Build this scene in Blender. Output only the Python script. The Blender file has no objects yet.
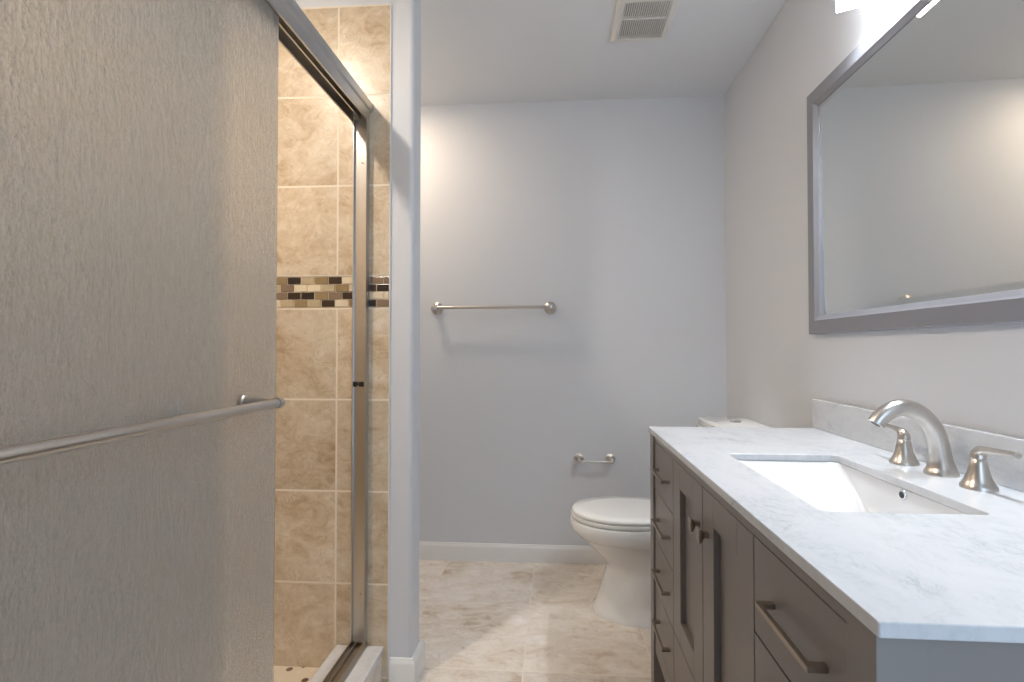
import bpy, bmesh, math, random
from mathutils import Vector, Matrix
random.seed(7)
S = 0.0254                      # the scene is measured in inches and built in metres
scn = bpy.context.scene
COL = scn.collection
PI = math.pi
CAMH = 44.4

# ------------------------------------------------------------------ camera
F, PX, PY, VX, VY = 505.0, 522.6, 341.0, 557.0, 349.0
pitch = math.atan((VY - PY) / F)
yv = Vector(((VX - PX) / F, (VY - PY) / F, 1)).normalized()
up = Vector((0, -math.cos(pitch), math.sin(pitch)))
up = (up - yv * up.dot(yv)).normalized()
xv = yv.cross(up)
# xv must point right
if xv.x < 0: xv = -xv
right = Vector((xv.x, yv.x, up.x)); down = Vector((xv.y, yv.y, up.y)); fwd = Vector((xv.z, yv.z, up.z))
cam_d = bpy.data.cameras.new('camera')
cam = bpy.data.objects.new('camera', cam_d); COL.objects.link(cam)
m = Matrix.Identity(4)
for i in range(3):
    m[i][0] = right[i]; m[i][1] = -down[i]; m[i][2] = -fwd[i]
m[0][3], m[1][3], m[2][3] = 0, 0, CAMH * S
cam.matrix_world = m
cam_d.sensor_width = 36; cam_d.lens = F / 1024 * 36
cam_d.shift_x = -(PX - 512) / 1024
cam_d.clip_start = 0.02
scn.camera = cam

# ------------------------------------------------------------------ world, light, exposure
scn.view_settings.view_transform = 'Standard'
scn.view_settings.look = 'None'
scn.view_settings.gamma = 1
scn.view_settings.use_curve_mapping = False
scn.view_settings.exposure = 0.40
w = bpy.data.worlds.new('world'); scn.world = w; w.use_nodes = True
w.node_tree.nodes['Background'].inputs[0].default_value = (0.70, 0.82, 1.0, 1)
w.node_tree.nodes['Background'].inputs[1].default_value = 0.4

DOOR_W, VANITY_E, BULB_E, WARM_SHOWER, WARM_ALCOVE = 5.2, 6.0, 500.0, 320.0, 165.0
def area(name, loc, size, power, col, rot, spread=180):
    l = bpy.data.lights.new(name, 'AREA'); l.shape = 'RECTANGLE'; l.size = size[0] * S; l.size_y = size[1] * S
    l.energy = power; l.color = col; l.spread = math.radians(spread)
    o = bpy.data.objects.new(name, l); COL.objects.link(o); o.location = Vector(loc) * S; o.rotation_euler = rot
    return o
# daylight coming in through the doorway behind the camera
area('doorway_daylight', (22, -13, 42), (20, 72), DOOR_W, (0.62, 0.80, 1.0), (PI / 2, 0, 0))

# ------------------------------------------------------------------ mesh helpers
class MB:
    def __init__(s): s.v = []; s.f = []
    def add(s, vs, fs):
        n = len(s.v); s.v += [tuple(v) for v in vs]; s.f += [tuple(i + n for i in f) for f in fs]; return s
    def box(s, x0, x1, y0, y1, z0, z1):
        vs = [(x, y, z) for x in (x0, x1) for y in (y0, y1) for z in (z0, z1)]
        return s.add(vs, [(0, 1, 3, 2), (4, 6, 7, 5), (0, 4, 5, 1), (2, 3, 7, 6), (0, 2, 6, 4), (1, 5, 7, 3)])
    def loft(s, rings, close0=True, close1=True, wrap=False):
        n = len(rings[0]); vs = [p for r in rings for p in r]; fs = []
        R = len(rings)
        for i in range(R if wrap else R - 1):
            a, b = i * n, ((i + 1) % R) * n
            for j in range(n):
                k = (j + 1) % n; fs.append((a + j, a + k, b + k, b + j))
        if not wrap:
            if close0: fs.append(tuple(reversed(range(n))))
            if close1: fs.append(tuple(range((R - 1) * n, R * n)))
        return s.add(vs, fs)
    def tube(s, pts, rad, n=24, caps=True, sx=1.0):
        """sweep a circle along pts (parallel transport)"""
        P = [Vector(p) for p in pts]
        if not hasattr(rad, '__len__'): rad = [rad] * len(P)
        T = []
        for i in range(len(P)):
            a = P[max(i - 1, 0)]; b = P[min(i + 1, len(P) - 1)]; T.append((b - a).normalized())
        ref = Vector((0, 0, 1)) if abs(T[0].z) < .9 else Vector((0, 1, 0))
        u = (ref - T[0] * ref.dot(T[0])).normalized(); rings = []
        for i in range(len(P)):
            u = (u - T[i] * u.dot(T[i])).normalized(); v = T[i].cross(u)
            rings.append([P[i] + (u * math.cos(a) + v * math.sin(a) * sx) * rad[i] for a in [2 * PI * k / n for k in range(n)]])
        return s.loft(rings, caps, caps)
    def lathe(s, o, axis, prof, n=32):
        """prof: (distance along axis, radius)"""
        o = Vector(o); ax = Vector(axis).normalized()
        ref = Vector((0, 0, 1)) if abs(ax.z) < .9 else Vector((0, 1, 0))
        u = (ref - ax * ref.dot(ax)).normalized(); v = ax.cross(u)
        rings = [[o + ax * d + (u * math.cos(a) + v * math.sin(a)) * r for a in [2 * PI * k / n for k in range(n)]] for d, r in prof]
        return s.loft(rings)
    def prism(s, poly, y0, y1, plane='XZ'):
        if plane == 'XZ': r = [[(x, y, z) for x, z in poly] for y in (y0, y1)]
        elif plane == 'YZ': r = [[(x, y, z) for y, z in poly] for x in (y0, y1)]
        else: r = [[(x, y, z) for x, y in poly] for z in (y0, y1)]
        return s.loft(r)
    def build(s, name, mat, parent=None, org=None, bevel=0, seg=2, smooth=False, ang=38):
        if parent is not None and org is None: org = parent['_org']
        o0 = Vector(org) if org is not None else Vector((0, 0, 0))
        me = bpy.data.meshes.new(name)
        me.from_pydata([(Vector(v) - o0) * S for v in s.v], [], s.f)
        bm = bmesh.new(); bm.from_mesh(me)
        bmesh.ops.recalc_face_normals(bm, faces=bm.faces)
        if smooth:
            for f in bm.faces: f.smooth = True
            for e in bm.edges:
                if len(e.link_faces) == 2 and e.calc_face_angle(0) > math.radians(ang): e.smooth = False
        bm.to_mesh(me); bm.free()
        if mat: me.materials.append(mat)
        o = bpy.data.objects.new(name, me); COL.objects.link(o)
        if parent is not None: o.parent = parent
        else: o.location = o0 * S
        o['_org'] = tuple(o0)
        if bevel:
            b = o.modifiers.new('bevel', 'BEVEL'); b.width = bevel * S; b.segments = seg; b.limit_method = 'ANGLE'; b.angle_limit = math.radians(40)
        return o

def tag(o, label=None, cat=None, group=None, kind=None):
    if label: o['label'] = label
    if cat: o['category'] = cat
    if group: o['group'] = group
    if kind: o['kind'] = kind
    return o
def thing(name, loc, label, cat, group=None):
    o = bpy.data.objects.new(name, None); COL.objects.link(o); o.location = Vector(loc) * S
    o.empty_display_size = 0.02; o['_org'] = tuple(loc)
    return tag(o, label, cat, group)
def box(*a): return MB().box(*a)
def rrect(x0, x1, y0, y1, r, n=6):
    """rounded rectangle outline (counter-clockwise)"""
    pts = []
    for cx, cy, a0 in ((x1 - r, y0 + r, -PI / 2), (x1 - r, y1 - r, 0), (x0 + r, y1 - r, PI / 2), (x0 + r, y0 + r, PI)):
        for k in range(n + 1):
            a = a0 + PI / 2 * k / n; pts.append((cx + r * math.cos(a), cy + r * math.sin(a)))
    return pts

# ------------------------------------------------------------------ materials
def lin(c):  # sRGB 0-255 -> linear
    return tuple(((x / 255) / 12.92 if x / 255 <= .04045 else ((x / 255 + .055) / 1.055) ** 2.4) for x in c) + (1,)
class NT:
    def __init__(s, name):
        s.m = bpy.data.materials.new(name); s.m.use_nodes = True; s.t = s.m.node_tree; s.n = s.t.nodes
        s.b = s.n['Principled BSDF']
    def node(s, typ, **kw):
        n = s.n.new(typ)
        for k, v in kw.items(): setattr(n, k, v)
        return n
    def link(s, a, b): s.t.links.new(a, b)
    def setin(s, n, i, v):
        if v is None: return
        if isinstance(v, bpy.types.NodeSocket): s.link(v, n.inputs[i])
        else: n.inputs[i].default_value = v
    def math(s, op, a, b=None, c=None, clamp=False):
        n = s.node('ShaderNodeMath', operation=op); n.use_clamp = clamp
        s.setin(n, 0, a); s.setin(n, 1, b); s.setin(n, 2, c); return n.outputs[0]
    def mix(s, f, a, b):
        n = s.node('ShaderNodeMix', data_type='RGBA'); s.setin(n, 0, f); s.setin(n, 6, a); s.setin(n, 7, b); return n.outputs[2]
    def ramp(s, f, stops):
        n = s.node('ShaderNodeValToRGB'); e = n.color_ramp.elements
        while len(e) < len(stops): e.new(0.5)
        for i, (p, c) in enumerate(stops): e[i].position = p; e[i].color = c
        s.link(f, n.inputs[0]); return n.outputs[0]
    def noise(s, vec, scale, detail=4, rough=.5, dist=0, out=0):
        n = s.node('ShaderNodeTexNoise'); s.setin(n, 'Vector', vec)
        n.inputs['Scale'].default_value = scale; n.inputs['Detail'].default_value = detail
        n.inputs['Roughness'].default_value = rough; n.inputs['Distortion'].default_value = dist; return n.outputs[out]
    def pos(s):
        """world position in inches"""
        g = s.node('ShaderNodeNewGeometry'); v = s.node('ShaderNodeVectorMath', operation='SCALE')
        s.link(g.outputs['Position'], v.inputs[0]); v.inputs[3].default_value = 1 / S; return v.outputs[0]
    def scalev(s, v, sc):
        n = s.node('ShaderNodeVectorMath', operation='MULTIPLY'); s.link(v, n.inputs[0]); n.inputs[1].default_value = sc; return n.outputs[0]
    def addv(s, a, b):
        n = s.node('ShaderNodeVectorMath', operation='ADD'); s.link(a, n.inputs[0]); s.setin(n, 1, b); return n.outputs[0]
    def bump(s, h, strength, dist=.01):
        n = s.node('ShaderNodeBump'); n.inputs['Strength'].default_value = strength; n.inputs['Distance'].default_value = dist
        s.link(h, n.inputs['Height']); s.link(n.outputs[0], s.b.inputs['Normal']); return n
    def p(s, **kw):
        for k, v in kw.items(): s.setin(s.b, k.replace('_', ' '), v)
        return s
def simple(name, col, rough=.5, metal=0, spec=.5, bump=None, coat=0):
    t = NT(name); t.p(Base_Color=col, Roughness=rough, Metallic=metal, Specular_IOR_Level=spec, Coat_Weight=coat)
    n = t.noise(t.pos(), 1.5, 3)       # slight unevenness
    t.setin(t.b, 'Roughness', t.math('MULTIPLY_ADD', n, .06, rough - .03))
    if bump: t.bump(t.noise(t.pos(), bump[0], 3), bump[1], bump[2] if len(bump) > 2 else .002)
    return t.m

M = {}
M['wall'] = simple('wall_paint', (.685, .70, .73, 1), .55, bump=(3.0, .12, .004))
M['ceiling'] = simple('ceiling_paint', (.755, .765, .785, 1), .7, bump=(4.0, .1, .003))
M['trim'] = simple('trim_paint', (.82, .81, .79, 1), .3)
M['cab'] = simple('cabinet_paint', (.235, .212, .20, 1), .38)
M['mframe'] = simple('mirror_frame_paint', (.25, .25, .275, 1), .4)
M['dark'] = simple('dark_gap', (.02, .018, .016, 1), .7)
M['porcelain'] = simple('porcelain', (.84, .83, .81, 1), .08, coat=.3)
M['basin'] = simple('basin_porcelain', (.74, .745, .76, 1), .1, coat=.3)
M['rubber'] = simple('black_rubber', (.015, .014, .013, 1), .4)
M['vent'] = simple('vent_plastic', (.74, .72, .68, 1), .4)
M['mirror'] = simple('mirror_silver', (.86, .88, .87, 1), .0, metal=1)
M['mirror'].node_tree.nodes['Principled BSDF'].inputs['Roughness'].default_value = 0
for l in list(M['mirror'].node_tree.links):
    if l.to_socket.name == 'Roughness': M['mirror'].node_tree.links.remove(l)
M['chrome'] = simple('chrome', (.75, .76, .78, 1), .12, metal=1)
M['caulk'] = simple('caulk', (.75, .74, .72, 1), .5)
def brushed(name, col, rough):
    t = NT(name); v = t.scalev(t.pos(), (14, 14, 40))
    n = t.noise(v, 1.0, 2)
    t.p(Base_Color=col, Metallic=1.0); t.setin(t.b, 'Roughness', t.math('MULTIPLY_ADD', n, .12, rough - .06))
    t.bump(n, .012, .0002); return t.m
M['nickel'] = brushed('brushed_nickel', (.62, .585, .545, 1), .30)
M['pull'] = brushed('satin_bronze_nickel', (.40, .33, .27, 1), .33)
M['alu'] = brushed('satin_aluminium', (.60, .595, .59, 1), .30)
M['alu_track'] = brushed('track_aluminium', (.52, .46, .39, 1), .34)

def emis(name, col, st):
    t = NT(name); t.p(Base_Color=(.9, .9, .9, 1), Emission_Color=col, Emission_Strength=st, Roughness=.3); return t.m
M['shade'] = emis('lit_frosted_glass', (.93, .96, 1.0, 1), VANITY_E)
M['bulb'] = emis('lit_bulb', (.84, .92, 1.0, 1), BULB_E)
M['lens_shower'] = emis('lit_shower_lens', (1.0, .885, .75, 1), WARM_SHOWER)
M['lens_alcove'] = emis('lit_alcove_lens', (1.0, .80, .59, 1), WARM_ALCOVE)

def travertine(name, u, v, u0, pu, v0, pv, grout, cols, gcol, rough, vsplit=None, nscale=1.0, stretch=(1, 1, 1), spec=.5, joff=0.0):
    """tile grid on world axes u,v with veined stone inside each tile and grout between"""
    t = NT(name); P = t.pos(); sep = t.node('ShaderNodeSeparateXYZ'); t.link(P, sep.inputs[0])
    U = sep.outputs['XYZ'.index(u)]; V = sep.outputs['XYZ'.index(v)]
    if vsplit:   # above/below a decorative band
        gt = t.math('GREATER_THAN', V, vsplit[0]); V = t.math('SUBTRACT', V, t.math('MULTIPLY_ADD', gt, vsplit[1] - v0, v0))
    else: V = t.math('SUBTRACT', V, v0)
    fu = t.math('DIVIDE', t.math('SUBTRACT', U, u0), pu); fv = t.math('DIVIDE', V, pv)
    iu = t.math('FLOOR', fu); iv = t.math('FLOOR', fv)
    def edge(fr, p):   # distance to nearest joint in inches
        a = t.math('FRACT', fr); return t.math('MULTIPLY', t.math('MINIMUM', a, t.math('SUBTRACT', 1.0, a)), p)
    d = t.math('MINIMUM', edge(fu, pu), edge(fv, pv))
    tile = t.math('DIVIDE', t.math('SUBTRACT', d, grout / 2 - .03), .06, clamp=True)
    c = t.node('ShaderNodeCombineXYZ'); t.link(iu, c.inputs[0]); t.link(iv, c.inputs[1])
    wn = t.node('ShaderNodeTexWhiteNoise', noise_dimensions='3D'); t.link(c.outputs[0], wn.inputs[0])
    off = t.node('ShaderNodeVectorMath', operation='SCALE'); t.link(wn.outputs['Color'], off.inputs[0]); off.inputs[3].default_value = 60
    Q = t.addv(t.scalev(P, stretch), off.outputs[0])
    n1 = t.noise(Q, .11 * nscale, 5, .62, 1.2)
    n2 = t.noise(Q, .45 * nscale, 6, .7, .8)
    n3 = t.noise(Q, 2.2 * nscale, 5, .72, .6)
    val = t.math('ADD', t.math('MULTIPLY', n1, .45), t.math('MULTIPLY', n2, .55))
    col = t.ramp(val, [(.36, cols[0]), (.46, cols[1]), (.54, cols[2]), (.64, cols[3])])
    # thin brown veins
    r = t.math('ABSOLUTE', t.math('SUBTRACT', t.noise(Q, .16 * nscale, 7, .62, 1.6), .5))
    vein = t.math('MULTIPLY', t.math('SUBTRACT', 1.0, t.math('DIVIDE', r, .013, clamp=True)), t.math('MULTIPLY', t.math('SUBTRACT', n2, .47), 7, clamp=True))
    col = t.mix(t.math('MULTIPLY', vein, .55, clamp=True), col, cols[4])
    pit = t.math('MULTIPLY', t.math('SUBTRACT', n3, .60), 6, clamp=True)
    col = t.mix(t.math('MULTIPLY', pit, .38), col, cols[4])
    bright = t.math('MULTIPLY_ADD', wn.outputs['Value'], .16, .92)
    bn = t.node('ShaderNodeVectorMath', operation='SCALE'); t.link(col, bn.inputs[0]); t.link(bright, bn.inputs[3])
    fin = t.mix(tile, gcol, bn.outputs[0])
    t.setin(t.b, 'Base Color', fin); t.b.inputs['Specular IOR Level'].default_value = spec
    t.setin(t.b, 'Roughness', t.math('MULTIPLY_ADD', tile, rough - .8, .8))
    h = t.math('ADD', t.math('MULTIPLY', tile, 1.0), t.math('MULTIPLY', pit, -.15))
    t.bump(h, .35, .0012)
    return t.m
WT = [lin(c) for c in ((176, 150, 120), (200, 180, 152), (212, 196, 172), (222, 209, 190), (118, 92, 66))]
FT = [lin(c) for c in ((192, 170, 148), (219, 208, 194), (230, 221, 211), (238, 232, 225), (160, 132, 108))]
G1 = lin((232, 220, 202)); G2 = lin((234, 225, 212))
M['tile_end'] = travertine('travertine_wall_tile', 'X', 'Z', -29.45, 12.1, 49.85 - 12.2 * 5, 12.2, .26, WT, G1, .32, vsplit=(52, 54.2 - 12.2 * 5), stretch=(1, 1, 1.25))
M['tile_side'] = travertine('travertine_side_tile', 'Y', 'Z', 5.5, 12.1, 49.85 - 12.2 * 5, 12.2, .26, WT, G1, .32, vsplit=(52, 54.2 - 12.2 * 5), stretch=(1, 1, 1.25))
M['floor'] = travertine('travertine_floor_tile', 'X', 'Y', -22.72, 18.0, 70.1, 18.0, .16, FT, G2, .38, nscale=.62, stretch=(1, 1.7, 1))
M['curbface'] = travertine('travertine_curb_tile', 'Y', 'Z', 65.9, 12.1, -7.4, 12.1, .2, FT, G2, .4)

def marble(name, base, vein, scale=1.0):
    t = NT(name); P = t.scalev(t.pos(), (1.0, .62, 1.0))
    rot = t.node('ShaderNodeVectorRotate'); rot.inputs['Angle'].default_value = .5; rot.inputs['Axis'].default_value = (0, 0, 1)
    t.link(P, rot.inputs[0]); Q = rot.outputs[0]
    cl = t.noise(Q, .20 * scale, 6, .62, 1.0)
    r = t.math('ABSOLUTE', t.math('SUBTRACT', t.noise(Q, .26 * scale, 8, .62, 2.2), .5))
    v1 = t.math('SUBTRACT', 1.0, t.math('DIVIDE', r, .055, clamp=True))
    r2 = t.math('ABSOLUTE', t.math('SUBTRACT', t.noise(Q, .75 * scale, 6, .6, 1.6), .5))
    v2 = t.math('SUBTRACT', 1.0, t.math('DIVIDE', r2, .06, clamp=True))
    a = t.math('MULTIPLY', t.math('SUBTRACT', cl, .40), 3.2, clamp=True)
    k = t.math('ADD', t.math('MULTIPLY', t.math('MULTIPLY', v1, v1), .42), t.math('MULTIPLY', v2, .20))
    k = t.math('ADD', t.math('MULTIPLY', k, a), t.math('MULTIPLY', a, .16), clamp=True)
    t.setin(t.b, 'Base Color', t.mix(k, base, vein)); t.b.inputs['Roughness'].default_value = .16
    return t.m
M['marble'] = marble('carrara_marble', (.655, .665, .685, 1), (.33, .375, .40, 1))
M['curbmarble'] = marble('curb_marble', (.70, .69, .68, 1), (.34, .33, .33, 1), 1.4)

def pebble():
    t = NT('shower_floor_mosaic'); vo = t.node('ShaderNodeTexVoronoi'); t.link(t.pos(), vo.inputs['Vector']); vo.inputs['Scale'].default_value = .85
    wn = t.node('ShaderNodeTexWhiteNoise', noise_dimensions='3D'); t.link(vo.outputs['Color'], wn.inputs[0])
    c = t.ramp(wn.outputs['Value'], [(.0, lin((84, 54, 40))), (.16, lin((96, 62, 46))), (.17, lin((222, 204, 178))), (1, lin((232, 218, 196)))])
    m_ = t.math('MULTIPLY', t.math('SUBTRACT', vo.outputs['Distance'], .33), 12, clamp=True)
    t.setin(t.b, 'Base Color', t.mix(m_, c, lin((226, 210, 186)))); t.b.inputs['Roughness'].default_value = .4
    return t.m
M['pebble'] = pebble()

def rain_glass(name):
    """obscure glass with fine vertical ripples pressed into it"""
    t = NT(name); P = t.pos()
    a = t.noise(t.scalev(P, (1, 1, .24)), 4.6, 3, .6, .6)
    b = t.noise(t.scalev(P, (1, 1, .45)), 9.5, 2, .6, .3)
    h = t.math('ADD', t.math('MULTIPLY', a, .55), t.math('MULTIPLY', b, .45))
    k = t.math('MULTIPLY', t.math('SUBTRACT', h, .36), 3.6, clamp=True)
    t.setin(t.b, 'Base Color', t.mix(k, (.88, .885, .87, 1), (1.0, 1.0, .99, 1)))  # ripple shading put into the tint: hollows darker, crests lighter
    t.setin(t.b, 'Roughness', t.math('MULTIPLY_ADD', k, -.08, .15))
    t.p(IOR=1.28, Transmission_Weight=.84, Specular_IOR_Level=.8)
    t.bump(h, 1.0, .0075)
    return t.m
M['glass'] = rain_glass('rain_glass')

# mosaic strip: glass bricks drawn by colour choice per brick
def solid(name, c, rough=.15): return simple(name, lin(c), rough)
MOS = [solid('mosaic_brown', (62, 46, 36)), solid('mosaic_olive', (150, 128, 92)), solid('mosaic_taupe', (136, 114, 94)),
       solid('mosaic_sand', (188, 170, 138)), solid('mosaic_cream', (224, 208, 180), .3), solid('mosaic_dark', (46, 38, 34))]

# ------------------------------------------------------------------ room shell
YB, XR, ZC = 106.0, 34.5, 96.7
XL, YF = -60.0, -14.0
YS0, YS1 = 66.2, 70.3            # stub partition at the end of the shower
XS = -19.2
def struct(o): o['kind'] = 'structure'; return o
struct(box(XL - 5, XR + 5, YF - 40, YB + 5, -4, 0).build('floor', M['floor']))
struct(box(XL - 5, XR + 5, YF - 5, YB + 5, ZC, ZC + 4).build('ceiling', M['ceiling']))
struct(box(XL - 5, XR + 5, YB, YB + 5, 0, ZC).build('wall_back', M['wall']))
struct(box(XR, XR + 5, YF - 5, YB, 0, ZC).build('wall_right', M['wall']))
struct(box(XL - 5, XL, YF - 5, YB, 0, ZC).build('wall_left', M['wall']))
# front wall (behind the camera) with a doorway
struct(box(XL, 4, YF - 5, YF, 0, ZC).box(33, XR, YF - 5, YF, 0, ZC).box(4, 33, YF - 5, YF, 82, ZC).build('wall_front', M['wall']))
struct(MB().box(XL, XS, YS0, YS1, 0, ZC).build('wall_partition', M['wall'], bevel=.55, seg=4, smooth=True))
# near end of the shower and its tiles
struct(box(XL, -22.3, 2.5, 8.0, 0, ZC).build('wall_shower_near', M['wall'], bevel=.3))
struct(box(XL, -22.3, 8.0, 8.35, 0, 90.85).build('wall_tile_near', M['tile_end']))
struct(box(XL, XL + .35, 8.35, YS0 - .3, 0, 90.85).build('wall_tile_side', M['tile_side']))
# end wall tiles leave a slot for the mosaic band
TX = -22.35
struct(box(XL + .35, TX, YS0 - .3, YS0, 0, 49.85).box(XL + .35, TX, YS0 - .3, YS0, 54.2, 90.85).build('wall_tile_end', M['tile_end']))
struct(box(TX, TX + .12, YS0 - .28, YS0, 0, 90.85).build('trim_1', M['caulk']))
struct(box(XL + .35, TX - 4, YS0 - .3, YS0, 90.85, 91.0).build('trim_2', M['caulk']))

# mosaic band
bed = struct(box(XL + .35, TX, YS0 - .18, YS0, 49.85, 54.2).build('trim_3', solid('mosaic_grout', (226, 210, 184), .6)))
rowh, pit_ = 1.02, 1.90
rows = [  # colour sequences read from the left of what shows: 0 brown,1 olive,2 taupe,3 sand,4 cream,5 dark
    (0.00, [1, 5, 3, 1, 0, 4, 1, 2, 2]),
    (0.95, [3, 2, 4, 4, 3, 1, 4, 0, 5, 2]),
    (0.00, [2, 0, 5, 1, 2, 0, 3, 4, 4]),
    (0.95, [4, 3, 1, 3, 0, 4, 1, 5, 2, 0]),
]
brk = {i: MB() for i in range(6)}
for r, (sh, seq) in enumerate(rows):
    z1 = 54.2 - .14 - r * 1.03; z0 = z1 - .89
    x_start = -38.35 - sh
    for k in range(-12, 9):
        x0 = x_start + k * pit_ + .09; x1 = x0 + pit_ - .14
        if x0 < XL + .4: continue
        x1 = min(x1, TX - .05)
        if x1 - x0 < .15: continue
        c = seq[k] if 0 <= k < len(seq) else random.choice([0, 1, 2, 3, 4, 5])
        brk[c].box(x0, x1, YS0 - .31, YS0 - .1, z0, z1)
for i in range(6):
    o = brk[i].build('mosaic_tile', MOS[i], bed, bevel=.03); o['kind'] = 'structure'
    o['label'] = ['dark brown glass mosaic bricks', 'olive glass mosaic bricks', 'taupe glass mosaic bricks', 'sand glass mosaic bricks', 'cream stone mosaic bricks', 'near-black glass mosaic bricks'][i]

struct(box(XL + .35, -29.0, 8.35, YS0 - .3, 0, 2.0).build('floor_shower', M['pebble']))

# baseboards
def bb_profile(t=.55, h=3.62): return [(0, 0), (t, 0), (t, h - .75), (t - .08, h - .45), (t - .28, h - .28), (t - .34, h - .05), (t - .42, h), (0, h)]
struct(MB().prism([(YB - a, z) for a, z in bb_profile()], XL, XR, 'YZ').build('baseboard_back', M['trim'], smooth=True))
struct(MB().prism([(XR - a, z) for a, z in bb_profile()], 70.0, YB - .6).build('baseboard_right', M['trim'], smooth=True))
pf = bb_profile()
rings = []   # wraps the end of the partition
for a, z in pf:
    rings.append([(-22.1, YS0 - a, z), (XS + a, YS0 - a, z), (XS + a, YS1 + a, z), (-40, YS1 + a, z)])
mb = MB(); n = len(rings)
vs = [p for r_ in rings for p in r_]
fs = []
for i in range(n):
    j = (i + 1) % n
    for k in range(3): fs.append((i * 4 + k, i * 4 + k + 1, j * 4 + k + 1, j * 4 + k))
fs.append(tuple(i * 4 for i in range(n))); fs.append(tuple(i * 4 + 3 for i in reversed(range(n))))
struct(mb.add(vs, fs).build('baseboard_partition', M['trim'], smooth=True))

# ------------------------------------------------------------------ shower curb and doors
curb = thing('shower_curb', (-26, 37, 0), 'low tiled shower curb with a pale marble cap under the sliding doors', 'curb')
box(-29.0, -23.15, 8.35, YS0 - .3, 0, 4.45).build('tiled_base', M['curbface'], curb)
box(-29.25, -22.85, 8.35, YS0 - .32, 4.45, 5.2).build('marble_cap', M['curbmarble'], curb, bevel=.1)

fr = thing('shower_door_frame', (-26, 37, 5.2), 'satin aluminium shower door frame with header, wall jamb and bottom track', 'shower frame')
Y0, Y1 = 8.36, YS0 - .31
hp = [(-25.2, 75.0), (-25.12, 75.25), (-25.08, 75.9), (-24.95, 76.15), (-24.75, 76.3), (-24.62, 76.7), (-24.62, 77.2), (-24.8, 77.5), (-25.1, 77.62), (-27.6, 77.62), (-27.6, 75.0),
      (-27.4, 75.0), (-27.4, 76.9), (-26.45, 76.9), (-26.45, 75.3), (-26.25, 75.3), (-26.25, 76.9), (-25.38, 76.9), (-25.38, 75.0)]
MB().prism(hp, Y0, Y1).build('header', M['alu'], fr, smooth=True, ang=25)
jp = [(-27.0, Y1), (-27.0, Y1 - .9), (-26.9, Y1 - .9), (-26.85, Y1 - .5), (-26.25, Y1 - .5), (-26.25, Y1 - .62), (-26.1, Y1 - .62), (-25.35, Y1 - .62), (-25.3, Y1 - 1.1), (-25.1, Y1 - 1.1), (-25.1, Y1)]
MB().prism(jp, 5.9, 75.0, 'XY').build('jamb', M['alu'], fr)
jn = [(x, 2 * 8.36 - (y - Y1) * -1 - 8.36 if False else 8.36 + (Y1 - y)) for x, y in jp]
MB().prism(jn, 5.9, 75.0, 'XY').build('jamb', M['alu'], fr)
tp = [(-27.15, 5.2), (-25.0, 5.2), (-25.0, 5.45), (-25.25, 5.95), (-25.4, 5.95), (-25.4, 5.5), (-26.2, 5.5), (-26.25, 5.9), (-26.4, 5.9), (-26.45, 5.5), (-27.0, 5.5), (-27.0, 5.95), (-27.15, 5.95)]
MB().prism(tp, Y0, Y1).build('bottom_track', M['alu_track'], fr)
for z in (39.75,):
    MB().box(-26.8, -26.35, Y1 - .95, Y1 - .5, z - .32, z + .32).box(-26.05, -25.4, Y1 - .95, Y1 - .6, z - .32, z + .32).box(-26.4, -26.0, Y1 - .8, Y1 - .6, z - .12, z + .12).build('bumper', M['rubber'], fr, bevel=.06)
for z in (69.2, 12.2):
    MB().lathe((-25.8, Y1 - .6, z), (0, -1, 0), [(0, .16), (.06, .16), (.09, .1)], 16).build('screw', M['alu_track'], fr, smooth=True)

def shower_door(x, y0, y1, label, side):
    d = thing('sliding_shower_door', (x, (y0 + y1) / 2, 6.0), label, 'shower door', None)
    box(x - .11, x + .11, y0, y1, 5.75, 75.6).build('glass_panel', M['glass'], d, bevel=.04)
    box(x - .17, x + .17, y0, y1, 75.6, 76.6).build('hanger_rail', M['alu'], d)
    xb = x + side * 3.1; zb = 40.05
    bar = MB().tube([(xb, y0 + 4.2, zb), (xb, y1 - 4.6, zb)], .36, 24).build('towel_bar', M['nickel'], d, smooth=True)
    for ye, sg in ((y1 - 4.9, 1), (y0 + 4.5, -1)):
        MB().lathe((xb, ye - sg * .35, zb), (0, sg, 0), [(0, .36), (.02, .46), (.55, .47), (.75, .38), (.85, .18)], 24).build('end_cap', M['nickel'], bar, smooth=True)
        MB().lathe((x + side * .11, ye, zb), (side, 0, 0), [(0, .7), (.12, .82), (.35, .82), (.45, .68), (.55, .7), (1.2, .52), (2.0, .4), (2.95, .36)], 24).build('post', M['nickel'], bar, smooth=True)
        MB().lathe((x - side * .11, ye, zb), (-side, 0, 0), [(0, .45), (.12, .45), (.2, .3)], 24).build('back_washer', M['nickel'], bar, smooth=True)
    return d
YD = 44.4
shower_door(-25.62, YD - 31, YD, 'outer rain-glass sliding shower door with a towel bar facing the room', 1)
shower_door(-26.85, 10.2, 38.4, 'inner rain-glass sliding shower door seen blurred behind the outer door', -1)

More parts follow.
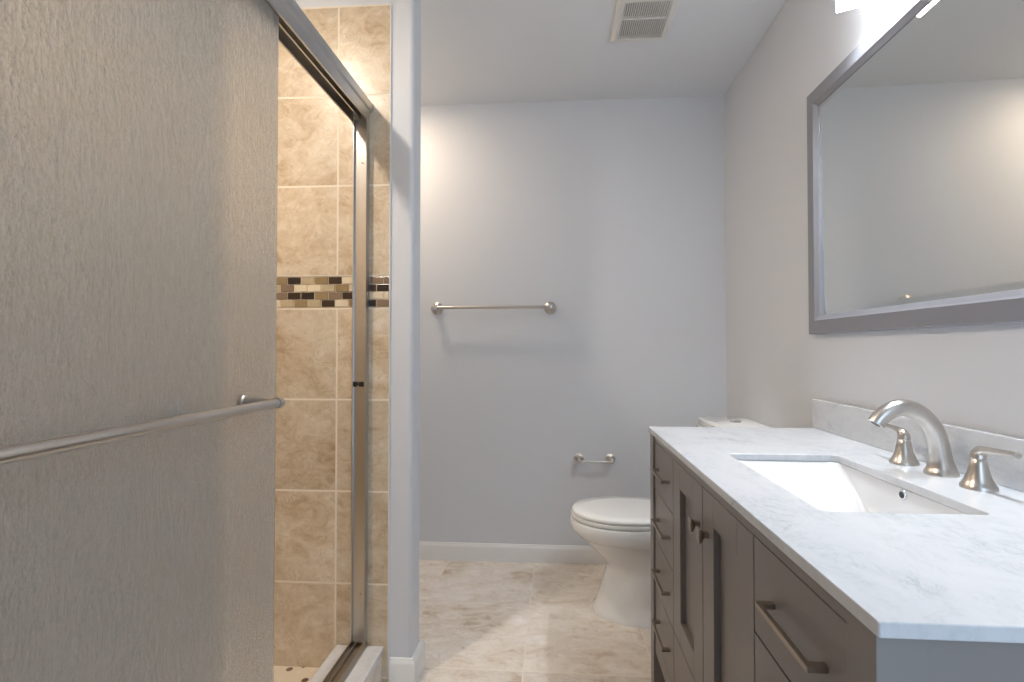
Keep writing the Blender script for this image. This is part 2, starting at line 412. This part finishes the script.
# ------------------------------------------------------------------ vanity cabinet
XF, XB = 12.65, 34.45
CY0, CY1 = 20.8, 68.75
CT, CB = 33.33, 5.3
van = thing('vanity_cabinet', (23, 45, 0), 'long grey shaker bathroom vanity cabinet under the marble worktop', 'cabinet')
LW = 2.0
body = MB().box(XF + .8, XB, CY0 + .35, CY1 - .35, CB, CB + .7).box(XB - .3, XB, CY0 + .35, CY1 - .35, CB, CT - .1).box(XF + .8, XF + 1.2, CY0 + .35, CY1 - .35, CB, CT - .1)
body.build('body', M['cab'], van)
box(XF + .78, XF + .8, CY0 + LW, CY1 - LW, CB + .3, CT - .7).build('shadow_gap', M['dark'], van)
for x0, x1 in ((XF - .24, XF + LW - .24), (XB - LW, XB)):
    for y0, y1 in ((CY0, CY0 + LW), (CY1 - LW, CY1)):
        box(x0, x1, y0, y1, 0, CT).build('leg', M['cab'], van, bevel=.04)
for y0, y1 in ((CY0 + .14, CY0 + .36), (CY1 - .36, CY1 - .14)):
    box(XF + LW - .19, XB - LW, y0, y1, CB, CT).build('side_panel', M['cab'], van, bevel=.03)
box(XF, XF + .8, CY0 + LW, CY1 - LW, 32.43, CT).build('top_rail', M['cab'], van, bevel=.03)
box(XF, XF + .8, CY0 + LW, CY1 - LW, CB, 7.4).build('bottom_rail', M['cab'], van, bevel=.03)
G = .07
Ya0, Ya1 = CY0 + LW, 33.75        # near drawers
Yb0, Yb1 = 56.5, CY1 - LW         # far drawers
Yc = 45.3
ZD = [32.43, 26.25, 19.97, 13.7, 7.4]
def drawer(y0, y1, z0, z1, pull=True, lab=None):
    d = box(XF, XF + .74, y0 + G, y1 - G, z0 + G, z1 - G).build('drawer', M['cab'], van, bevel=.05)
    if pull:
        c = (y0 + y1) / 2 - .35; L = 3.15; zc = (z0 + z1) / 2; xo = XF - .98
        mb = MB().box(xo, xo + .3, c - L, c + L, zc - .15, zc + .15)
        mb.box(xo + .25, XF + .02, c - L, c - L + .5, zc - .15, zc + .15).box(xo + .25, XF + .02, c + L - .5, c + L, zc - .15, zc + .15)
        mb.build('pull', M['pull'], d, bevel=.04)
    return d
for i in range(4):
    drawer(Ya0, Ya1, ZD[i + 1], ZD[i]); drawer(Yb0, Yb1, ZD[i + 1], ZD[i])
drawer(Ya1, Yb0, ZD[4], ZD[3], False)
def door(y0, y1, knob_y):
    z0, z1 = ZD[3] + G, ZD[0] - G; y0 += G; y1 -= G
    d = box(XF + .54, XF + .7, y0 + 2, y1 - 2, z0 + 2, z1 - 2).build('door', M['cab'], van)
    sw = 3.0
    box(XF, XF + .74, y0, y0 + sw, z0, z1).build('door_stile', M['cab'], d, bevel=.045)
    box(XF, XF + .74, y1 - sw, y1, z0, z1).build('door_stile', M['cab'], d, bevel=.045)
    box(XF, XF + .74, y0 + sw, y1 - sw, z1 - 2.5, z1).build('door_rail', M['cab'], d, bevel=.045)
    box(XF, XF + .74, y0 + sw, y1 - sw, z0, z0 + 2.4).build('door_rail', M['cab'], d, bevel=.045)
    # square pyramid knob
    kz = 28.8; rs = []
    for dx, h in ((0, .24), (.4, .24), (.68, .52), (.72, .55), (.86, .55), (.92, .5)):
        rs.append([(XF - dx, knob_y + a * h, kz + b * h) for a, b in ((-1, -1), (1, -1), (1, 1), (-1, 1))])
    MB().loft(rs).build('knob', M['pull'], d, bevel=.02)
door(Ya1, Yc, Yc - 1.7); door(Yc, Yb0, Yc + 1.0)

# ------------------------------------------------------------------ worktop, backsplash, basin
TX0, TY0, TY1, TZ = 12.22, 20.3, 69.1, 34.0
SX0, SX1, SY0, SY1 = 16.9, 27.3, 33.8, 51.7
def slab_with_hole():
    mb = MB(); n = 6
    outer = rrect(TX0, XR - .02, TY0, TY1, .12, n); inner = rrect(SX0, SX1, SY0, SY1, .6, n)
    N = len(outer)
    vs = [(x, y, z) for z in (TZ, CT + .02) for x, y in outer] + [(x, y, z) for z in (TZ, CT + .02) for x, y in inner]
    fs = []
    for j in range(N):
        k = (j + 1) % N
        fs.append((j, k, 2 * N + k, 2 * N + j)); fs.append((N + j, 3 * N + j, 3 * N + k, N + k))
        fs.append((j, N + j, N + k, k)); fs.append((2 * N + j, 2 * N + k, 3 * N + k, 3 * N + j))
    return mb.add(vs, fs)
ct = slab_with_hole().build('marble_worktop', M['marble'], None, (23, 45, CT), bevel=.09, seg=3)
tag(ct, 'white grey-veined marble worktop with a rectangular basin cut-out on the vanity', 'worktop')
bs = box(XR - .8, XR - .01, TY0, TY1 + .35, TZ + .01, 37.8).build('marble_backsplash', M['marble'], None, (34, 45, TZ), bevel=.07)
tag(bs, 'low marble backsplash strip standing on the worktop against the wall', 'backsplash')

sink = thing('basin', (22, 43, 28), 'white rectangular undermount basin set into the marble worktop', 'sink')
def ring(x0, x1, y0, y1, r, z): return [(x, y, z) for x, y in rrect(x0, x1, y0, y1, r, 8)]
inn = [ring(SX0 - .3, SX1 + .3, SY0 - .3, SY1 + .3, 1.2, CT), ring(SX0 - .05, SX1 + .05, SY0 - .05, SY1 + .05, 1.1, CT - .02), ring(SX0, SX1, SY0, SY1 - .1, 1.1, CT - .2),
       ring(SX0 + .15, SX1 - .1, SY0 + .4, SY1 - .9, 1.3, CT - .7), ring(SX0 + .6, SX1 - .35, SY0 + 1.6, SY1 - 3.4, 1.6, 31.0),
       ring(SX0 + 1.1, SX1 - .6, SY0 + 2.8, SY1 - 5.8, 1.8, 29.4), ring(SX0 + 1.7, SX1 - 1.1, SY0 + 3.8, SY1 - 7.2, 1.8, 28.8), ring(SX0 + 3, SX1 - 3, SY0 + 6, SY1 - 9.2, 1.2, 28.5)]
out = [ring(SX0 + 3, SX1 - 3, SY0 + 6, SY1 - 9.2, 1.2, 28.0), ring(SX0 + .6, SX1 + .1, SY0 + 2.4, SY1 - 5.4, 1.8, 28.4), ring(SX0 - .4, SX1 + .4, SY0 - .1, SY1 - .4, 1.4, CT - 1.0), ring(SX0 - .5, SX1 + .5, SY0 - .5, SY1 + .5, 1.4, CT - .5), ring(SX0 - .5, SX1 + .5, SY0 - .5, SY1 + .5, 1.4, CT - .05)]
MB().loft(inn + out, False, False, True).add([], []).build('bowl', M['basin'], sink, smooth=True, ang=50)
MB().loft([ring(SX0 + 3, SX1 - 3, SY0 + 6, SY1 - 9.2, 1.2, 28.5), ring(SX0 + 3, SX1 - 3, SY0 + 6, SY1 - 9.2, 1.2, 28.1)]).build('bowl_floor', M['basin'], sink)
MB().lathe((22.2, 41.2, 28.5), (0, 0, 1), [(0, 1.1), (.08, 1.1), (.12, .8), (.2, .75), (.25, .2)], 24).build('drain', M['chrome'], sink, smooth=True)
OVX, OVY, OVZ = SX1 - .14, 41.95, 32.9
MB().lathe((OVX + .1, OVY, OVZ), (-1, 0, 0), [(0, .42), (.1, .42), (.16, .38), (.16, .27), (.02, .25)], 28).build('overflow_ring', M['chrome'], sink, smooth=True)
MB().lathe((OVX, OVY, OVZ), (-1, 0, 0), [(0, .25), (.1, .25)], 20).build('overflow_hole', M['rubber'], sink)

# ------------------------------------------------------------------ faucet (three pieces on the worktop)
def cr(pts, n=8):
    """Catmull-Rom through points (tuples of any length)"""
    out = []; P = [pts[0]] + list(pts) + [pts[-1]]
    for i in range(1, len(P) - 2):
        for k in range(n):
            t = k / n
            out.append(tuple(.5 * ((2 * b) + (c - a) * t + (2 * a - 5 * b + 4 * c - d) * t * t + (3 * b - a - 3 * c + d) * t ** 3) for a, b, c, d in zip(P[i - 1], P[i], P[i + 1], P[i + 2])))
    out.append(tuple(pts[-1])); return out
FY = 44.4
sp = thing('faucet', (31.8, FY, TZ), 'brushed nickel widespread faucet with arched spout and two lever handles behind the basin', 'faucet', None)
# centreline (x, z, radius)
cl = [(31.85, 34.0, 1.2), (31.85, 34.2, 1.18), (31.85, 34.6, 1.0), (31.8, 35.2, .86), (31.68, 36.2, .78), (31.45, 37.2, .74), (31.0, 38.15, .72), (30.25, 38.95, .72), (29.35, 39.4, .72), (28.4, 39.45, .71), (27.55, 39.05, .68), (26.95, 38.5, .65), (26.65, 38.1, .63)]
c2 = cr(cl, 6)
MB().tube([(x, FY, z) for x, z, r in c2], [r for x, z, r in c2], 32).build('spout', M['nickel'], sp, smooth=True, ang=50)
MB().lathe((26.68, FY, 38.16), (-.6, 0, -.8), [(0, .42), (.06, .42), (.09, .36)], 24).build('aerator', M['rubber'], sp, smooth=True)
def handle(y, sg):
    h = MB().lathe((31.4, y, TZ), (0, 0, 1), [(0, 1.12), (.22, 1.12), (.34, 1.02), (.7, .84), (1.2, .68), (1.8, .56), (2.2, .5), (2.22, .47), (2.27, .47), (2.29, .5), (2.6, .47), (2.8, .4), (2.86, .2)], 32).build('handle', M['nickel'], sp, smooth=True, ang=50)
    L = [(31.4, y, TZ + 2.4, .42), (31.4, y + sg * .12, TZ + 2.72, .42), (31.4, y + sg * .5, TZ + 2.9, .34), (31.4, y + sg * 1.4, TZ + 3.0, .27), (31.4, y + sg * 2.3, TZ + 3.07, .24), (31.4, y + sg * 3.2, TZ + 3.12, .24), (31.4, y + sg * 3.3, TZ + 3.12, .2)]
    q = cr(L, 6)
    MB().tube([p[:3] for p in q], [p[3] for p in q], 20).build('lever', M['nickel'], h, smooth=True, ang=60)
handle(40.1, -1)
handle(48.2, 1)

# ------------------------------------------------------------------ mirror
MY0, MY1, MZ0, MZ1 = 19.3, 70.0, 46.35, 78.4
mir = thing('framed_mirror', (34.4, 45, 62), 'large rectangular wall mirror with a grey frame above the vanity', 'mirror')
prof = [(0, XR - .01), (0, 33.68), (.12, 33.56), (1.75, 33.5), (1.95, 33.62), (2.35, 33.8), (2.42, 33.84), (2.42, 34.2), (2.42, XR - .01)]
def rect_ring(o, x): return [(x, MY0 + o, MZ0 + o), (x, MY1 - o, MZ0 + o), (x, MY1 - o, MZ1 - o), (x, MY0 + o, MZ1 - o)]
MB().loft([rect_ring(o, x) for o, x in prof], False, False, True).build('frame', M['mframe'], mir)
o_ = 2.3
gm = MB()
gx = 34.02
# mirror pane with a narrow bevelled border
a, b = rect_ring(o_ + .12, gx + .08), rect_ring(o_ + .75, gx)
tilt = lambda p: (p[0] - (p[2] - 62.4) * .0128, p[1], p[2])      # it leans very slightly out at the top
a = [tilt(p) for p in a]; b = [tilt(p) for p in b]
gm.add(a + b, [(0, 1, 5, 4), (1, 2, 6, 5), (2, 3, 7, 6), (3, 0, 4, 7), (4, 5, 6, 7)])
gm.build('mirror_glass', M['mirror'], mir)
box(34.3, 34.45, MY0 + 1.5, MY1 - 1.5, MZ0 + 1.5, MZ1 - 1.5).build('backing', M['dark'], mir)

# ------------------------------------------------------------------ vanity light
vl = thing('vanity_light', (34, 44.5, 84), 'three-shade vanity light above the mirror, only its bright white shade corner showing', 'wall light')
box(33.4, 34.49, 32, 57, 86.4, 90.4).build('backplate', M['nickel'], vl, bevel=.2)
for yc in (53.5, 44.5, 35.5):
    y0, y1 = yc - 2.4, yc + 2.4
    t_ = .18
    o1 = [(30.0, y0, 80.5), (34.0, y0, 81.4), (34.0, y1, 81.4), (30.0, y1, 80.5)]
    o2 = [(29.9, y0 - .15, 85.4), (34.0, y0 - .15, 85.4), (34.0, y1 + .15, 85.4), (29.9, y1 + .15, 85.4)]
    i2 = [(29.9 + t_, y0, 85.2), (34.0 - t_, y0, 85.2), (34.0 - t_, y1, 85.2), (29.9 + t_, y1, 85.2)]
    i1 = [(30.0 + t_, y0 + t_, 80.54), (34.0 - t_, y0 + t_, 81.36), (34.0 - t_, y1 - t_, 81.36), (30.0 + t_, y1 - t_, 80.54)]
    mb = MB().loft([i2, i1, o1, o2])          # open at the bottom, closed above the bulb
    mb.build('shade', M['shade'], vl)
    MB().lathe((32.2, yc, 84.7), (0, 0, -1), [(0, .5), (.5, .55), (.8, .95), (1.4, 1.1), (2.0, .85), (2.25, .3)], 20).build('bulb', M['bulb'], vl, smooth=True)
    MB().lathe((32.4, yc, 85.4), (0, 0, 1), [(0, 1.2), (.6, 1.2), (.8, .6), (1.6, .6)], 20).build('socket', M['nickel'], vl, smooth=True)

def ceiling_lamp(x, y, mat, label):
    t = thing('ceiling_light', (x, y, ZC), label, 'ceiling light')
    MB().lathe((x, y, ZC), (0, 0, -1), [(0, 3.4), (.25, 3.3), (.4, 2.7)], 36).build('trim_ring', M['vent'], t, smooth=True)
    MB().lathe((x, y, ZC - .4), (0, 0, -1), [(0, 2.5), (.12, 2.4), (.2, 1.2)], 36).build('lens', mat, t, smooth=True)
ceiling_lamp(-41, 35, M['lens_shower'], 'round warm ceiling light inside the shower')
ceiling_lamp(-37.5, 90, M['lens_alcove'], 'round warm ceiling light behind the partition wall')

# ------------------------------------------------------------------ exhaust vent
vx0, vx1, vy0, vy1 = 9.0, 18.4, 74.0, 85.6
ve = thing('exhaust_vent', (13.7, 80, ZC), 'cream plastic exhaust fan grille with narrow slots on the ceiling', 'vent')
gx0, gx1, gy0, gy1 = 10.25, 17.15, 75.4, 84.2
def rr(x0, x1, y0, y1, z): return [(x0, y0, z), (x1, y0, z), (x1, y1, z), (x0, y1, z)]
MB().loft([rr(vx0, vx1, vy0, vy1, ZC), rr(vx0, vx1, vy0, vy1, ZC - .25), rr(vx0 + .7, vx1 - .7, vy0 + .7, vy1 - .7, ZC - .75), rr(gx0, gx1, gy0, gy1, ZC - .75), rr(gx0, gx1, gy0, gy1, ZC - .2), rr(gx0, gx1, gy0, gy1, ZC)], False, False, True).build('frame', M['vent'], ve, bevel=.08)
box(gx0, gx1, gy0, gy1, ZC - .12, ZC - .02).build('duct_shadow', simple('vent_interior', (.10, .085, .07, 1), .8), ve)
ns = 21; stp = (gx1 - gx0) / ns
for k in range(ns):
    xx = gx0 + stp * (k + .5)
    box(xx - stp * .27, xx + stp * .27, gy0, gy1, ZC - .72, ZC - .35).build('slat', M['vent'], ve)
for yy in (79.2,):
    box(gx0, gx1, yy - .15, yy + .15, ZC - .76, ZC - .3).build('crossbar', M['vent'], ve)

# ------------------------------------------------------------------ towel bar and paper holder on the back wall
tb = thing('towel_bar', (-13.4, YB, 53), 'long brushed nickel towel bar on the back wall', 'towel bar')
zt = 53.0
MB().tube([(-25.3, YB - 2.7, zt), (-1.5, YB - 2.7, zt)], .33, 20).build('bar', M['nickel'], tb, smooth=True)
for x in (-25.4, -1.4):
    MB().lathe((x, YB, zt), (0, -1, 0), [(0, 1.3), (.25, 1.32), (.45, 1.15), (.55, .8), (.8, .58), (1.6, .5), (2.2, .52), (2.5, .66), (3.0, .66), (3.25, .5), (3.35, .2)], 28).build('post', M['nickel'], tb, smooth=True)
tpz = 21.7
ph = thing('toilet_paper_holder', (7.8, YB, tpz), 'small empty brushed nickel toilet paper holder on the back wall beside the toilet', 'paper holder')
MB().tube([(4.4, YB - 2.9, tpz - .1), (11.1, YB - 2.9, tpz - .1)], .24, 16).build('bar', M['nickel'], ph, smooth=True)
for x in (4.5, 11.0):
    MB().lathe((x, YB, tpz), (0, -1, 0), [(0, 1.0), (.2, 1.02), (.35, .9), (.45, .6), (.8, .5), (2.0, .45), (2.4, .5), (2.7, .54), (3.1, .44), (3.25, .2)], 24).build('post', M['nickel'], ph, smooth=True)

# ------------------------------------------------------------------ toilet
TC = 88.4
toi = thing('toilet', (18, TC, 0), 'white two-piece toilet with closed lid standing beyond the vanity', 'toilet')
def egg(xf, xb, xm, wdt, z, n=40, pb=2.6, yc=TC):
    pts = []
    for k in range(n):
        a = 2 * PI * k / n; c, s_ = math.cos(a), math.sin(a)
        if c >= 0: x = xm - (xm - xf) * (abs(c) ** .96); y = wdt * math.copysign(abs(s_) ** .98, s_)
        else:
            x = xm + (xb - xm) * abs(c) ** (2 / pb); y = wdt * math.copysign(abs(s_) ** (2 / pb), s_)
        pts.append((x, yc + y, z))
    return pts
R = [(0, 6.0, 27, 14.5, 6.3), (.45, 6.05, 27, 14.5, 6.25), (.9, 6.6, 27, 14.5, 5.8), (3, 7.3, 27, 14.5, 5.5), (5.5, 8.0, 27, 14.5, 5.3), (7.4, 8.4, 27.3, 14.5, 5.25), (8.2, 8.3, 27.5, 14.5, 5.35), (9.2, 7.2, 27.5, 14, 5.6), (10.8, 5.6, 27.5, 13, 6.0), (12.4, 4.0, 27.5, 12, 6.45), (12.75, 3.65, 27.5, 11.7, 6.6), (12.85, 3.35, 27.5, 11.5, 6.95), (13.3, 2.85, 27.5, 11.4, 7.15), (14.0, 2.25, 27.5, 11.2, 7.3), (15.0, 2.15, 27.5, 11.2, 7.35), (15.4, 2.3, 27.4, 11.2, 7.25), (15.5, 2.6, 27.2, 11.2, 6.9)]
MB().loft([egg(xf, xb, xm, wd, z) for z, xf, xb, xm, wd in R]).build('bowl', M['porcelain'], toi, smooth=True, ang=50)
MB().loft([egg(2.5, 21.5, 11.4, 7.1, 15.62), egg(2.35, 21.6, 11.4, 7.2, 15.8), egg(2.4, 21.6, 11.4, 7.15, 16.2), egg(2.7, 21.5, 11.4, 6.9, 16.28)]).build('seat', M['porcelain'], toi, smooth=True, ang=60)
MB().loft([egg(2.75, 21.6, 11.4, 6.95, 16.36), egg(2.55, 21.7, 11.4, 7.1, 16.46), egg(2.55, 21.7, 11.4, 7.1, 16.88), egg(2.75, 21.5, 11.4, 6.9, 17.02), egg(5, 20, 11.4, 5, 17.1)]).build('lid', M['porcelain'], toi, smooth=True, ang=60)
for s_ in (-1, 1):
    MB().lathe((22.2, TC + s_ * 2.9 - .6, 16.2), (0, 1, 0), [(0, .4), (.05, .45), (1.15, .45), (1.2, .4)], 16).build('hinge', M['porcelain'], toi, smooth=True)
def tk(x0, x1, hw, z, bow, r=1.0):
    pts = []
    for x, y in rrect(x0, x1, TC - hw, TC + hw, r, 6):
        t = (y - TC) / hw
        if x < (x0 + x1) / 2: x -= bow * (1 - t * t)
        pts.append((x, y, z))
    return pts
MB().loft([tk(26.6, 33.8, 7.2, 15.4, .6), tk(26.2, 34.0, 7.5, 20, .8), tk(25.8, 34.1, 7.8, 30.4, 1.0)]).build('tank', M['porcelain'], toi, smooth=True, ang=60)
MB().loft([tk(26.5, 34.2, 7.9, 30.45, 1.0, 2), tk(26.2, 34.3, 8.1, 30.6, 1.1, 2.2), tk(26.2, 34.3, 8.1, 31.75, 1.1, 2.2), tk(26.4, 34.2, 7.9, 31.9, 1.1, 2)]).build('tank_lid', M['porcelain'], toi, smooth=True, ang=50)
MB().lathe((30.6, TC + .8, 31.88), (0, 0, 1), [(0, .95), (.12, .95), (.2, .85), (.16, .7), (.24, .6)], 28).build('flush_button', M['chrome'], toi, smooth=True)
box(XR - 1.2, XR - .01, TC + 6.2, TC + 6.9, 6.2, 6.9).build('supply_valve', M['chrome'], toi, bevel=.1)

for o in list(bpy.data.objects):
    if '_org' in o: del o['_org']
